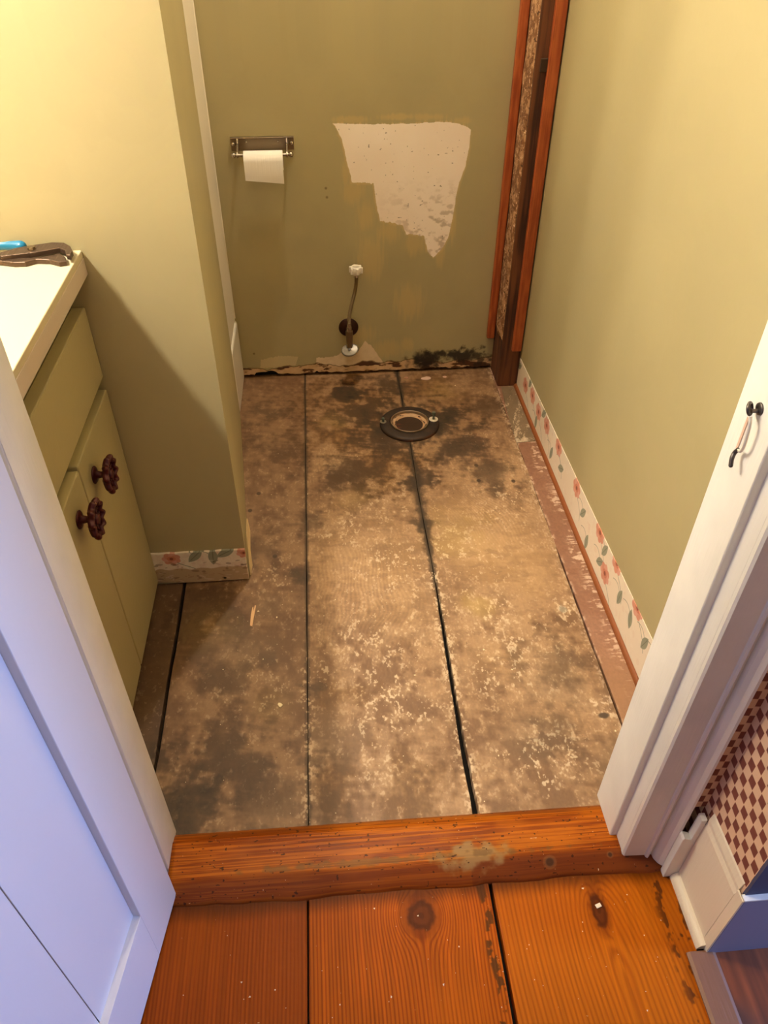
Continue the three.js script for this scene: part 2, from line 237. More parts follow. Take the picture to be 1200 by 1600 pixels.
const underCoat = [[0.080, 0.64, 0.010, 0.035], [0.10, 0.585, 0.03, 0.03], [0.20, 0.475, 0.035, 0.035], [0.28, 0.435, 0.03, 0.03], [0.36, 0.41, 0.014, 0.04], [0.093, 0.776, 0.05, 0.008], [0.23, 0.781, 0.05, 0.007], [0.31, 0.779, 0.04, 0.008], [0.40, 0.768, 0.03, 0.01], [0.15, 0.40, 0.035, 0.06], [0.27, 0.25, 0.04, 0.05], [0.11, 0.14, 0.05, 0.03], [0.20, 0.085, 0.05, 0.03], [0.27, 0.1, 0.02, 0.02], [0.395, 0.49, 0.008, 0.05], [0.14, 0.52, 0.03, 0.04]];
const BX0 = -0.30, BX1 = 0.64, BY0 = -0.02, BY1 = 0.92;
const backMap = tex(1180, 1180, (s, t) => {
  const x = lerp(BX0, BX1, s), y = lerp(BY0, BY1, t);
  const n1 = fbm(x * 8, y * 8, 101, 4), n2 = fbm(x * 60, y * 60, 103, 4), nv = fbm(x * 170, y * 18, 105, 3);
  const f = 0.965 + 0.07 * n1; let c = PAINT.map((v) => v * f);
  let u = 0; for (const [a, b, rx, ry] of underCoat) { const d = Math.hypot((x - a) / rx, (y - b) / ry); if (d < 1.8) u = Math.max(u, sstep(1.5, 0.4, d + 1.1 * (nv - 0.5) + 0.6 * (n1 - 0.5))); }
  c = mixc(c, [212, 182, 118], 0.42 * u);
  const wx = x + 0.004 * (n2 - 0.5), wy = y + (y > 0.7 ? 0.002 : 0.008) * (nv - 0.5) + 0.004 * (n2 - 0.5);
  if (inPoly(patchPts, wx, wy)) { c = mixc([255, 242, 228], [244, 226, 206], n1); const d = sstep(0.25, 0.42, 0.9 - y) * sstep(0.12, 0.34, x) * sstep(0.5, 0.72, fbm(x * 55, y * 90, 107, 4)); c = mixc(c, [176, 154, 128], 0.6 * d); if (fbm(x * 150, y * 150, 109, 2) > 0.88) c = mixc(c, [110, 92, 74], 0.7); }
  else if (x > 0 && x < 0.47 && y > 0.36 && y < 0.8) { const d = segDist(patchPts, wx, wy); c = mixc(c, [222, 190, 130], 0.45 * sstep(y > 0.74 ? 0.004 : 0.010, 0.001, d + 0.010 * (nv - 0.35))); }
  if (y < 0.15) {
    if (inPoly(cementPts, wx, wy)) c = mixc([232, 210, 174], [214, 188, 148], n2);
    if (inPoly(palePts, wx, wy)) c = mixc(c, [214, 194, 146], 0.45 + 0.5 * n1);
    { const e = 0.034 + 0.04 * (fbm(x * 16, 2, 104, 4) - 0.42); if (y < e) c = mixc(mixc([226, 194, 152], [190, 150, 104], n2), [84, 50, 26], sstep(0.5, 0.58, fbm(x * 30, y * 90, 108, 4))); else if (y < e + 0.003) c = mixc(c, [90, 66, 34], 0.6); }
    const m = Math.max(sstep(1.5, 0.3, Math.hypot((x - 0.337) / 0.055, (y - 0.045) / 0.03) + 1.7 * (n2 - 0.5)), 0.85 * sstep(1.3, 0.4, Math.hypot((x - 0.43) / 0.10, (y - 0.056) / 0.022) + 2 * (n2 - 0.5)), 0.7 * sstep(1.2, 0.5, Math.hypot((x - 0.50) / 0.05, (y - 0.05) / 0.03) + 2.2 * (n2 - 0.45)));
    c = mixc(c, [26, 20, 12], 0.92 * m);
  }
  for (const [a, b] of [[0.024, 0.600], [0.026, 0.575], [-0.232, 0.088]]) c = mixc(c, [96, 80, 46], 0.6 * sstep(0.005, 0.002, Math.hypot(x - a, y - b)));
  return c;
});
M.back = std({ map: backMap, bumpMap: rollerBump, bumpScale: 0.0003, roughness: 0.55 });
{
  // back wall with a torn lower edge
  const r = rng(7), pts = [[-0.95, 2.3], [-0.95, 0.02]];
  for (let x = -0.28; x <= 0.60; x += 0.008) pts.push([x, 0.004 + 0.009 * fbm(x * 38, 1, 111, 4) + (x < -0.03 ? 0.012 * sstep(0.5, 0.6, fbm(x * 22, 3, 113, 2)) : 0) + 0.002 * r()]);
  pts.push([0.70, 0.015], [0.70, 2.3]);
  const g = extr(pts, 0.02); g.translate(0, 0, -2.255); g.computeVertexNormals(); uvRect(g, 'x', 'y', BX0, BX1, BY0, BY1);
  const wb = struct(group('wall_back'), 'olive back wall with an unpainted pale plaster patch and a torn lower edge');
  part('plaster_face', g, M.back, wb);
  part('wall_core', bx(-1.05, 0.72, -0.12, 2.3, -2.36, -2.2555), M.dark, wb);
}
struct(obj('wall_right', bx(0.618, 0.72, 0, 2.3, -2.235, -0.68), M.paint), 'plain olive painted right wall');
struct(obj('wall_left', bx(-1.05, -0.95, 0, 2.3, -2.235, -0.68), M.paint), 'olive wall behind the vanity');
struct(obj('wall_partition', prism([[-0.95, -1.296], [-0.208, -1.296], [-0.272, -2.006], [-0.95, -2.006]], 0, 2.3), M.paint), 'olive projecting wall beside the vanity');
struct(obj('ceiling', bx(-1.6, 2.2, 2.3, 2.4, -2.36, 2.3), M.ceiling));
const checkers = (() => {
  const c = document.createElement('canvas'); c.width = c.height = 512; const k = c.getContext('2d');
  k.fillStyle = '#ddb793'; k.fillRect(0, 0, 512, 512); const n = 16, s = 512 / n; k.fillStyle = '#7c4030';
  for (let i = -1; i <= n; i++) for (let j = -1; j <= n; j++) if ((i + j) % 2 === 0) { const x = i * s, y = j * s; k.beginPath(); k.moveTo(x + 1, y + 2); k.lineTo(x + s - 1, y + 5); k.lineTo(x + s - 1, y + s + 2); k.lineTo(x + 1, y + s - 2); k.closePath(); k.fill(); }
  const t = new THREE.CanvasTexture(c); t.colorSpace = THREE.SRGBColorSpace; t.wrapS = t.wrapT = THREE.RepeatWrapping; t.repeat.set(1 / 0.235, 1 / 0.30); t.magFilter = THREE.LinearFilter; return t;
})();
M.wallpaper = std({ map: checkers, roughness: 0.75 });
{
  const wd = struct(group('wall_doorway'));
  part('wall_side', bx(-1.5, -0.33, 0, 2.3, -0.68, -0.577), M.hallwall, wd);
  part('wall_side', bx(0.48, 0.618, 0, 2.3, -0.676, -0.577), M.hallwall, wd);
  part('wall_side', bx(0.530, 0.552, 0.19, 2.3, -0.577, -0.556), M.wallpaper, wd);
  part('wall_header', bx(-0.33, 0.48, 2.0, 2.3, -0.68, -0.577), M.hallwall, wd);
}
// hall shell
M.bluewall = std({ color: 0x4c4a60, roughness: 0.8 });
M.bluebase = std({ color: 0x8f90a6, roughness: 0.5 });
struct(obj('wall_hall_side', bx(0.552, 0.70, 0, 2.3, -0.577, -0.425), M.wallpaper), 'hall wall in brown and beige chequered wallpaper');
struct(obj('wall_hall_front', bx(0.552, 2.1, 0, 2.3, -0.425, -0.420), M.bluewall), 'dark blue hall wall beyond the outside corner');
struct(obj('wall_hall_left', bx(-1.6, -1.5, 0, 2.3, -0.68, 2.3), M.hallwall));
struct(obj('wall_hall_back', bx(-1.5, 2.1, 0, 2.3, 2.2, 2.3), M.hallwall));
{
  const wr = struct(group('wall_hall_right'));
  const a0 = 0.35, a1 = 1.35, c0 = -0.36, c1 = 0.06, am = 0.85;
  part('wall_panel', bx(2.1, 2.2, 0, a0, -0.42, 2.3), M.hallwall, wr); part('wall_panel', bx(2.1, 2.2, a1, 2.3, -0.42, 2.3), M.hallwall, wr);
  part('wall_panel', bx(2.1, 2.2, a0, a1, -0.42, c0), M.hallwall, wr); part('wall_panel', bx(2.1, 2.2, a0, a1, c1, 2.3), M.hallwall, wr);
  const w = struct(group('window_1'));
  part('window_frame', [rbx(2.13, 2.17, a0, a0 + 0.04, c0, c1), rbx(2.13, 2.17, a1 - 0.04, a1, c0, c1), rbx(2.13, 2.17, a0 + 0.04, a1 - 0.04, c0, c0 + 0.04), rbx(2.13, 2.17, a0 + 0.04, a1 - 0.04, c1 - 0.04, c1), rbx(2.13, 2.17, am - 0.015, am + 0.015, c0 + 0.04, c1 - 0.04)], M.white, w);
  const gl = new THREE.MeshPhysicalMaterial({ color: 0xffffff, transmission: 1, thickness: 0, roughness: 0.02 });
  part('pane', bx(2.148, 2.152, a0 + 0.04, am - 0.015, c0 + 0.04, c1 - 0.04), gl, w); part('pane', bx(2.148, 2.152, am + 0.015, a1 - 0.04, c0 + 0.04, c1 - 0.04), gl, w);
  const l = new THREE.RectAreaLight(WINDOW_COLOR, WINDOW_POWER, 0.40, 0.98); l.position.set(2.095, am, (c0 + c1) / 2); l.lookAt(0, am, (c0 + c1) / 2); l.name = 'window_light'; scene.add(l);
}

// ---------------------------------------------------------------- door frame, casing, hall baseboards, door
{
  const t = struct(group('trim_1'), 'white painted right door jamb with stop and moulded hall casing');
  part('jamb', rbx(0.449, 0.482, 0.017, 2.0, -0.680, -0.603, 0.0025), M.white, t);
  part('rabbet', rbx(0.4605, 0.482, 0.019, 2.0, -0.604, -0.577, 0.001), M.white, t);
  part('casing', prism([[0.4605, -0.577], [0.4605, -0.571], [0.4635, -0.568], [0.4985, -0.567], [0.5000, -0.564], [0.5030, -0.562], [0.5060, -0.564], [0.5070, -0.567], [0.5110, -0.567], [0.5130, -0.560], [0.5170, -0.553], [0.5225, -0.548], [0.5260, -0.547], [0.5290, -0.550], [0.5290, -0.577]], 0.012, 2.1), M.white, t);
  part('plinth_board', (() => { const g = extr([[0.523, 0], [0.5465, 0], [0.5465, 0.188], [0.5375, 0.188], [0.5365, 0.128], [0.525, 0.134], [0.523, 0.128]], 0.011, 0.0012); g.translate(0, 0, -0.546); return uvMetres(g); })(), M.white, t);
  const t2 = struct(group('trim_2'), 'white painted left door jamb');
  part('jamb', rbx(-0.335, -0.305, 0.0, 2.0, -0.682, -0.606, 0.0025), M.white, t2);
  part('rabbet', rbx(-0.335, -0.318, 0.0, 2.0, -0.606, -0.577, 0.001), M.white, t2);
  const t3 = struct(group('trim_3'), 'door head jamb');
  part('head', rbx(-0.335, 0.482, 1.985, 2.02, -0.68, -0.577, 0.002), M.white, t3);
  const b = struct(group('baseboard_hall'), 'cream baseboard with rounded shoe moulding under the chequered wallpaper');
  const prof = [[0.552, 0], [0.5465, 0], [0.5465, 0.172], [0.5485, 0.182], [0.5485, 0.190], [0.5505, 0.205], [0.552, 0.208]];
  const pg = extr(prof, 0.104); pg.translate(0, 0, -0.5345); part('board', uvMetres(pg), M.cream, b);
  const q = []; for (let i = 0; i <= 8; i++) { const a = i / 8 * Math.PI / 2; q.push([0.5465 - 0.0125 * Math.sin(a), 0.016 * Math.cos(a)]); } q.push([0.5465, 0]);
  const qg = extr(q, 0.113); qg.translate(0, 0, -0.533); part('shoe_moulding', uvMetres(qg), M.cream, b);
  const bb = struct(group('baseboard_hall_front'), 'blue-grey baseboard round the outside corner, pale on its cut end');
  part('board', rbx(0.549, 2.1, 0, 0.19, -0.420, -0.413, 0.001), M.bluebase, bb);
  part('board_end', rbx(0.546, 0.549, 0, 0.19, -0.430, -0.413, 0.001), M.cream, bb);
  part('board_cap', rbx(0.547, 2.1, 0.19, 0.194, -0.422, -0.412, 0.001), M.white, bb);
}
{
  const a = Math.atan2(0.029, 0.18), d = struct(group('door_1', [-0.29, 0, -0.569]), 'pale panelled door standing open towards the hall');
  d.rotation.y = -Math.PI / 2 - a + Math.PI;                 // local +x runs along the leaf away from its hinge, local +z faces the opening
  d.rotation.y = 0; const dir = new THREE.Vector3(-0.029, 0, 0.18).normalize(), nrm = new THREE.Vector3(dir.z, 0, -dir.x);
  d.quaternion.setFromRotationMatrix(new THREE.Matrix4().makeBasis(dir, new THREE.Vector3(0, 1, 0), nrm.clone().multiplyScalar(1)).multiply(new THREE.Matrix4()));
  // basis (dir, up, dir x up): dir x up = (-dz,0,dx) = -nrm, so the face turned to the opening is local -z
  d.quaternion.setFromRotationMatrix(new THREE.Matrix4().makeBasis(dir, new THREE.Vector3(0, 1, 0), nrm.clone().negate()));
  const T = 0.035, W = 0.74, y0 = 0.008;
  part('stile', rbx(0, 0.092, y0, 1.98, 0, T, 0.0012), M.door, d); part('stile', rbx(W - 0.092, W, y0, 1.98, 0, T, 0.002), M.door, d);
  part('rail', rbx(0.092, W - 0.092, y0, 0.152, 0.0001, T, 0.0004), M.door, d); part('rail', rbx(0.092, W - 0.092, 0.92, 1.07, 0.0001, T, 0.0004), M.door, d); part('rail', rbx(0.092, W - 0.092, 1.87, 1.98, 0.0001, T, 0.0004), M.door, d);
  const xs = [0.092, 0.2245, 0.44, W - 0.092];
  for (const [p0, p1] of [[0.152, 0.92], [1.07, 1.87]]) for (let i = 0; i < 3; i++) part('panel_board', rbx(xs[i] + (i ? 0.0007 : 0), xs[i + 1] - 0.0007, p0, p1, 0.011, T - 0.011, 0.0006), M.door, d);
  // chamfers round the sunk panel
  const ch = (pts, dep, f) => { const g = extr(pts, dep); f(g); return uvMetres(g); };
  part('panel_moulding', ch([[0, 0], [0.012, 0], [0, 0.0125]], W - 0.184, (g) => { g.rotateY(Math.PI / 2); g.scale(1, 1, -1); g.translate(0.092, 0.152, 0.0115); g.scale(1, 1, 1); }), M.door, d);
}
// ---------------------------------------------------------------- threshold
{
  const m = tex(1400, 300, (s, t) => {
    const x = lerp(-0.31, 0.535, s), q = t, g = fbm(x * 6, q * 60, 121, 4), f = fbm(x * 24, q * 160, 123, 2), b = fbm(x * 9, q * 3, 125, 3);
    let c = mixc([172, 90, 10], [128, 56, 3], sstep(0.4, 0.62, g)); c = c.map((v) => v * (0.85 + 0.3 * f));
    c = mixc(c, [190, 106, 18], 0.4 * sstep(0.5, 0.7, b));
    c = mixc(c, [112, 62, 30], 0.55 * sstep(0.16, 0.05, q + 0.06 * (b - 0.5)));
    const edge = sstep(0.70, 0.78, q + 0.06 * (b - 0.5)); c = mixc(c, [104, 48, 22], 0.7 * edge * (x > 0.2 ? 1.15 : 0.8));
    const w = sstep(1.4, 0.5, Math.hypot((x - 0.205) / 0.05, (q - 0.66) / 0.18) + 1.6 * (fbm(x * 60, q * 10, 127, 3) - 0.5)); c = mixc(c, [150, 122, 84], 0.8 * w);
    const w2 = sstep(1.2, 0.5, Math.hypot((x - 0.06) / 0.22, (q - 0.66) / 0.05) + 2 * (fbm(x * 70, q * 12, 129, 3) - 0.5)); c = mixc(c, [110, 80, 46], 0.6 * w2);
    if (fbm(x * 160, q * 30, 131, 2) > 0.82) c = mixc(c, [50, 26, 12], 0.7);
    if (noise(x * 190, q * 34, 133) > 0.985) c = [230, 205, 165];
    for (const [hx, hq, r] of [[0.335, 0.83, 0.008], [0.44, 0.80, 0.004]]) { const d = Math.hypot(x - hx, (q - hq) * 0.15) / r; c = mixc(c, [70, 48, 34], 0.8 * sstep(1.2, 0.7, d)); c = mixc(c, [140, 100, 66], 0.35 * sstep(0.5, 0.2, Math.abs(d - 1.15))); }
    return c;
  });
  const prof = [[-0.674, -0.001], [-0.672, 0.004], [-0.6655, 0.009], [-0.656, 0.0125], [-0.652, 0.0165], [-0.63, 0.0185], [-0.605, 0.0195], [-0.588, 0.0195], [-0.578, 0.0180], [-0.570, 0.0140], [-0.562, 0.0095], [-0.555, 0.0055], [-0.550, 0.0015], [-0.549, -0.003]];
  const N = 110, P = prof.length, pos = [], uv = [], idx = [];
  for (let i = 0; i <= N; i++) { const x = lerp(-0.305, 0.531, i / N), k = (x + 0.305) / 0.836;
    prof.forEach(([z, y], j) => { const front = j >= 8 ? (j - 7) / 6 : 0; const wob = 0.013 * front * (fbm(x * 13, 4, 141, 4) - 0.55) + 0.0045 * front * k; const skew = 0.006 * k * (j < 6 ? 1 : 0.4);
      pos.push(x, Math.max(y, -0.003) + (j > 3 && j < 11 ? 0.0012 * (fbm(x * 30, j * 0.7, 143, 3) - 0.5) : 0), z + wob + skew); uv.push((x + 0.31) / 0.845, (z + 0.674) / 0.125); }); }
  for (let i = 0; i < N; i++) for (let j = 0; j < P - 1; j++) { const a = i * P + j, b = a + P; idx.push(a, a + 1, b, b, a + 1, b + 1); }
  for (const i of [0, N]) for (let j = 1; j < P - 1; j++) { const a = i * P; if (i) idx.push(a, a + j, a + j + 1); else idx.push(a, a + j + 1, a + j); }
  const g = new THREE.BufferGeometry(); g.setAttribute('position', new THREE.Float32BufferAttribute(pos, 3)); g.setAttribute('uv', new THREE.Float32BufferAttribute(uv, 2)); g.setIndex(idx); g.computeVertexNormals();
  tag(obj('threshold', g, new THREE.MeshPhysicalMaterial({ specularIntensity: 0.3, map: m, roughness: 0.38, bumpMap: m, bumpScale: 0.0008, side: THREE.DoubleSide })), 'orange stained wooden door sill with a worn grey spot between bathroom and hall', 'threshold');
  tag(obj('transition_strip', (() => { const g2 = extr([[0.516, 0], [0.516, 0.003], [0.521, 0.006], [0.556, 0.006], [0.562, 0.002], [0.562, 0]], 1.6); g2.translate(0, 0, -0.416); return uvMetres(g2); })(), std({ color: 0x85583a, roughness: 0.5, bumpMap: brushBump, bumpScale: 0.0006 })), 'beige wooden floor strip between the orange boards and the dark brown boards', 'floor strip');
}

// ---------------------------------------------------------------- bathroom trim: floral border boards, corner post, white panel
function floral(W, H, s, flowers, leaves, torn) {
  const c = document.createElement('canvas'); c.width = Math.round(W * s); c.height = Math.round(H * s); const k = c.getContext('2d'), R = rng(5);
  k.fillStyle = '#e9d8be'; k.fillRect(0, 0, c.width, c.height);
  for (let i = 0; i < 260; i++) { k.fillStyle = R() > 0.5 ? 'rgba(200,150,130,.10)' : 'rgba(250,240,220,.14)'; k.beginPath(); k.ellipse(R() * c.width, R() * c.height, 4 + R() * 16, 3 + R() * 9, R() * 3, 0, 7); k.fill(); }
  const X = (x) => x * s, Y = (y) => c.height - y * s;
  k.strokeStyle = '#7d7c66'; k.lineCap = 'round';
  for (const [x, y, r] of flowers) { k.lineWidth = 0.0016 * s; k.beginPath(); k.moveTo(X(x), Y(y)); k.bezierCurveTo(X(x + 0.02), Y(y - 0.03), X(x + 0.05), Y(y - 0.02), X(x + 0.055 + 0.02 * R()), Y(y - 0.06)); k.stroke(); }
  for (const [x, y, r] of leaves) { k.lineWidth = 0.0013 * s; k.beginPath(); k.moveTo(X(x), Y(y)); k.quadraticCurveTo(X(x - 0.02), Y(y + 0.03), X(x - 0.05), Y(y + 0.01)); k.stroke();
    k.save(); k.translate(X(x), Y(y)); k.rotate(-0.5 - r); k.fillStyle = '#97957c'; k.beginPath(); k.moveTo(-0.025 * s, 0); k.quadraticCurveTo(0, -0.022 * s, 0.025 * s, 0); k.quadraticCurveTo(0, 0.022 * s, -0.025 * s, 0); k.fill(); k.strokeStyle = '#6b6b55'; k.beginPath(); k.moveTo(-0.018 * s, 0); k.lineTo(0.018 * s, 0); k.stroke(); k.restore(); k.strokeStyle = '#7d7c66'; }
  for (const [x, y, r] of flowers) {
    for (let p = 0; p < 7; p++) { const a = p / 7 * 6.283 + x * 9; k.fillStyle = p % 2 ? '#dba088' : '#d59378'; k.beginPath(); k.ellipse(X(x) + Math.cos(a) * r * 0.55 * s, Y(y) + Math.sin(a) * r * 0.42 * s, r * 0.55 * s, r * 0.42 * s, a, 0, 7); k.fill(); }
    k.fillStyle = '#cd8062'; k.beginPath(); k.ellipse(X(x), Y(y), r * 0.5 * s, r * 0.38 * s, 0, 0, 7); k.fill();
    k.fillStyle = '#8a4c38'; k.beginPath(); k.ellipse(X(x), Y(y), r * 0.22 * s, r * 0.2 * s, 0, 0, 7); k.fill();
  }
  if (torn) { k.fillStyle = '#bfa27c'; k.beginPath(); k.moveTo(0, c.height); for (let x = 0; x <= c.width; x += 6) k.lineTo(x, c.height * (0.46 + 0.1 * fbm(x * 0.03, 2, 151))); k.lineTo(c.width, c.height); k.fill();
    for (let i = 0; i < 90; i++) { k.fillStyle = ['rgba(90,60,40,.35)', 'rgba(235,215,180,.35)', 'rgba(150,110,80,.3)'][i % 3]; k.beginPath(); k.ellipse(R() * c.width, c.height * (0.3 + 0.7 * R()), 2 + R() * 14, 1 + R() * 4, R() - 0.5, 0, 7); k.fill(); }
    k.fillStyle = '#241a12'; k.beginPath(); k.ellipse(c.width * 0.75, c.height * 0.86, 5, 4, 0, 0, 7); k.fill(); }
  const t = new THREE.CanvasTexture(c); t.colorSpace = THREE.SRGBColorSpace; t.magFilter = THREE.LinearFilter; return t;
}
{
  const Z0 = -2.117, Z1 = -0.69, L = Z1 - Z0;
  const fl = [[-2.017, 0.062], [-1.93, 0.078], [-1.85, 0.072], [-1.759, 0.085], [-1.635, 0.098], [-1.457, 0.098], [-1.269, 0.115], [-1.153, 0.128], [-1.195, 0.055], [-1.019, 0.13]].map(([z, y]) => [z - Z0, y, 0.0265]);
  const lv = [[-2.107, 0.08, 0], [-1.97, 0.1, 0.6], [-1.86, 0.03, 1], [-1.80, 0.098, 0.3], [-1.684, 0.043, 0.8], [-1.59, 0.06, 0], [-1.387, 0.075, 0.4], [-1.33, 0.03, 1], [-1.224, 0.1, 0.6], [-1.234, 0.055, 0.2], [-1.101, 0.075, 0.9], [-1.033, 0.08, 1.3], [-0.954, 0.095, 0.7], [-0.9, 0.1, 0.2]].map(([z, y, r]) => [z - Z0, y, r]);
  const t = floral(L, 0.14, 1400, fl, lv, false);
  const pts = [[Z0, 0], [Z1, 0]]; for (let i = 0; i <= 60; i++) { const z = lerp(Z1, Z0, i / 60); pts.push([z, 0.102 + 0.0235 * (z + 2.165) + 0.0012 * (fbm(z * 30, 1, 161) - 0.5)]); }
  const g = extr(pts.map(([z, y]) => [z, y]), 0.0012, 0.0002); g.rotateY(-Math.PI / 2); g.translate(0.6178, 0, 0); uvRect(g, 'z', 'y', Z0, Z1, 0, 0.14);
  const b = struct(group('baseboard_right'), 'cream baseboard strip printed with coral flowers and grey green leaves along the right wall');
  part('border_board', g, std({ map: t, roughness: 0.7 }), b);
  const q = []; for (let i = 0; i <= 6; i++) { const a = i / 6 * Math.PI / 2; q.push([0.6162 - 0.009 * Math.sin(a), 0.010 * Math.cos(a)]); } q.push([0.6162, 0]);
  const qg = extr(q, L); qg.translate(0, 0, Z0); part('shoe_moulding', uvMetres(qg), std({ color: 0x86491f, roughness: 0.6, bumpMap: brushBump, bumpScale: 0.0008 }), b);
  // the short board at the foot of the projecting wall
  const t2 = floral(0.225, 0.105, 1400, [[0.055, 0.085, 0.02], [0.222, 0.092, 0.016]], [[0.11, 0.09, 0.3], [0.15, 0.085, 1], [0.18, 0.095, 0]], true);
  const p2 = [[-0.431, 0.012], [-0.36, 0.006], [-0.28, 0.005], [-0.2085, 0.008]]; for (let i = 0; i <= 30; i++) { const x = lerp(-0.2085, -0.431, i / 30); p2.push([x, 0.102 + 0.003 * (fbm(x * 60, 3, 163) - 0.5)]); }
  const g2 = extr(p2, 0.004, 0.001); g2.translate(0, 0, -1.295); uvRect(g2, 'x', 'y', -0.431, -0.208, 0, 0.105);
  const b2 = struct(group('baseboard_partition'), 'peeling floral paper strip at the foot of the projecting wall');
  part('border_board', g2, std({ map: t2, roughness: 0.8, bumpMap: t2, bumpScale: 0.001 }), b2);
  // torn paper curl at its outer corner
  const fp = [[0, 0.004], [0.010, 0.02], [0.006, 0.05], [0.011, 0.085], [0.003, 0.11], [-0.004, 0.08], [-0.003, 0.03]];
  const fg = extr(fp, 0.002, 0.0006); fg.scale(1.35, 1.3, 1); fg.rotateY(1.25); fg.rotateX(-0.5); fg.translate(-0.2065, 0.002, -1.30); part('torn_flap', uvMetres(fg), std({ color: 0xd9bd8c, roughness: 0.9 }), b2);
}
{
  const p = tag(group('corner_post', [0, 0, 0]), 'dark bare timber post with orange edge strips in the back right corner', 'post');
  const wood = tex(256, 1024, (s, t) => { const g = fbm(s * 40, t * 6, 171, 4), b = fbm(s * 3, t * 8, 173, 3); return mixc([56, 28, 9], [112, 64, 30], sstep(0.3, 0.7, g * 0.6 + b * 0.4)); }, true, THREE.MirroredRepeatWrapping); wood.repeat.set(4, 1);
  part('timber', [rbx(0.5535, 0.6175, 0, 2.3, -2.2345, -2.118, 0.003)], std({ map: wood, roughness: 0.75, bumpMap: wood, bumpScale: 0.002 }), p);
  // rough plaster remains on the post's left face
  const H = 140, Wn = 8, pos = [], uv = [], idx = [];
  for (let i = 0; i <= H; i++) for (let j = 0; j <= Wn; j++) { const y = lerp(0.15, 2.3, i / H), q = j / Wn; const low = 0.15 + 0.03 * fbm(q * 5, 1, 175); const zz = lerp(-2.217, -2.119 - 0.004 * fbm(y * 26, 4, 177), q); pos.push(0.5522 - (i === 0 || j === 0 || j === Wn ? -0.0013 : 0.0006 + 0.005 * fbm(y * 40, q * 6, 179, 4)), Math.max(y, low), zz); uv.push(q * 0.1, y); }
  for (let i = 0; i < H; i++) for (let j = 0; j < Wn; j++) { const a = i * (Wn + 1) + j, b = a + Wn + 1; idx.push(a, a + 1, b, b, a + 1, b + 1); }
  const g = new THREE.BufferGeometry(); g.setAttribute('position', new THREE.Float32BufferAttribute(pos, 3)); g.setAttribute('uv', new THREE.Float32BufferAttribute(uv, 2)); g.setIndex(idx); g.computeVertexNormals();
  const pm = tex(128, 1024, (s, t) => { const a = fbm(s * 6, t * 60, 181, 4), b = fbm(s * 16, t * 160, 183, 3); let c = mixc([128, 84, 48], [186, 140, 98], sstep(0.35, 0.65, a)); if (b > 0.72) c = [226, 190, 150]; if (b < 0.3) c = [84, 52, 28]; return c; }, true, THREE.MirroredRepeatWrapping); pm.repeat.set(10, 1);
  part('plaster_remains', g, std({ map: pm, roughness: 0.95, side: THREE.DoubleSide }), p).userData.label = 'rough light brown plaster remains';
  const orange = tex(128, 1024, (s, t) => { const a = fbm(s * 12, t * 20, 185, 4), b = fbm(s * 30, t * 4, 187, 3); return mixc([150, 66, 24], [184, 96, 44], sstep(0.3, 0.7, 0.5 * a + 0.5 * b)); }, true, THREE.MirroredRepeatWrapping); orange.repeat.set(8, 1);
  const om = std({ map: orange, roughness: 0.5 });
  part('edge_strip', rbx(0.5275, 0.5515, 0.121, 2.3, -2.235, -2.217, 0.003), om, p); part('edge_strip', rbx(0.5845, 0.6145, 0.132, 2.3, -2.1185, -2.104, 0.003), om, p);
  part('notch_block', rbx(0.567, 0.586, 0.905, 0.935, -2.1185, -2.112, 0.002), std({ color: 0x3a2610, roughness: 0.9 }), p);
}
{
  const p = tag(group('end_panel', [0, 0, 0]), 'tall narrow white panel edge beside the olive back wall', 'panel');
  part('panel_face', prism([[-0.95, -2.008], [-0.285, -2.008], [-0.277, -2.012], [-0.277, -2.222], [-0.28, -2.232], [-0.95, -2.2345]], 0.215, 2.3), M.plastic, p);
  part('panel_bead', (() => { const g = cyl(0.006, 0.006, 2.08, 16); g.translate(-0.281, 1.258, -2.2275); return g; })(), M.plastic, p);
  tag(obj('tub_end', rbx(-0.95, -0.2715, 0, 0.213, -2.2345, -2.010, 0.012), std({ color: 0xe8e0d0, roughness: 0.25 })), 'low white rounded tub end under the tall white panel edge', 'tub');
}
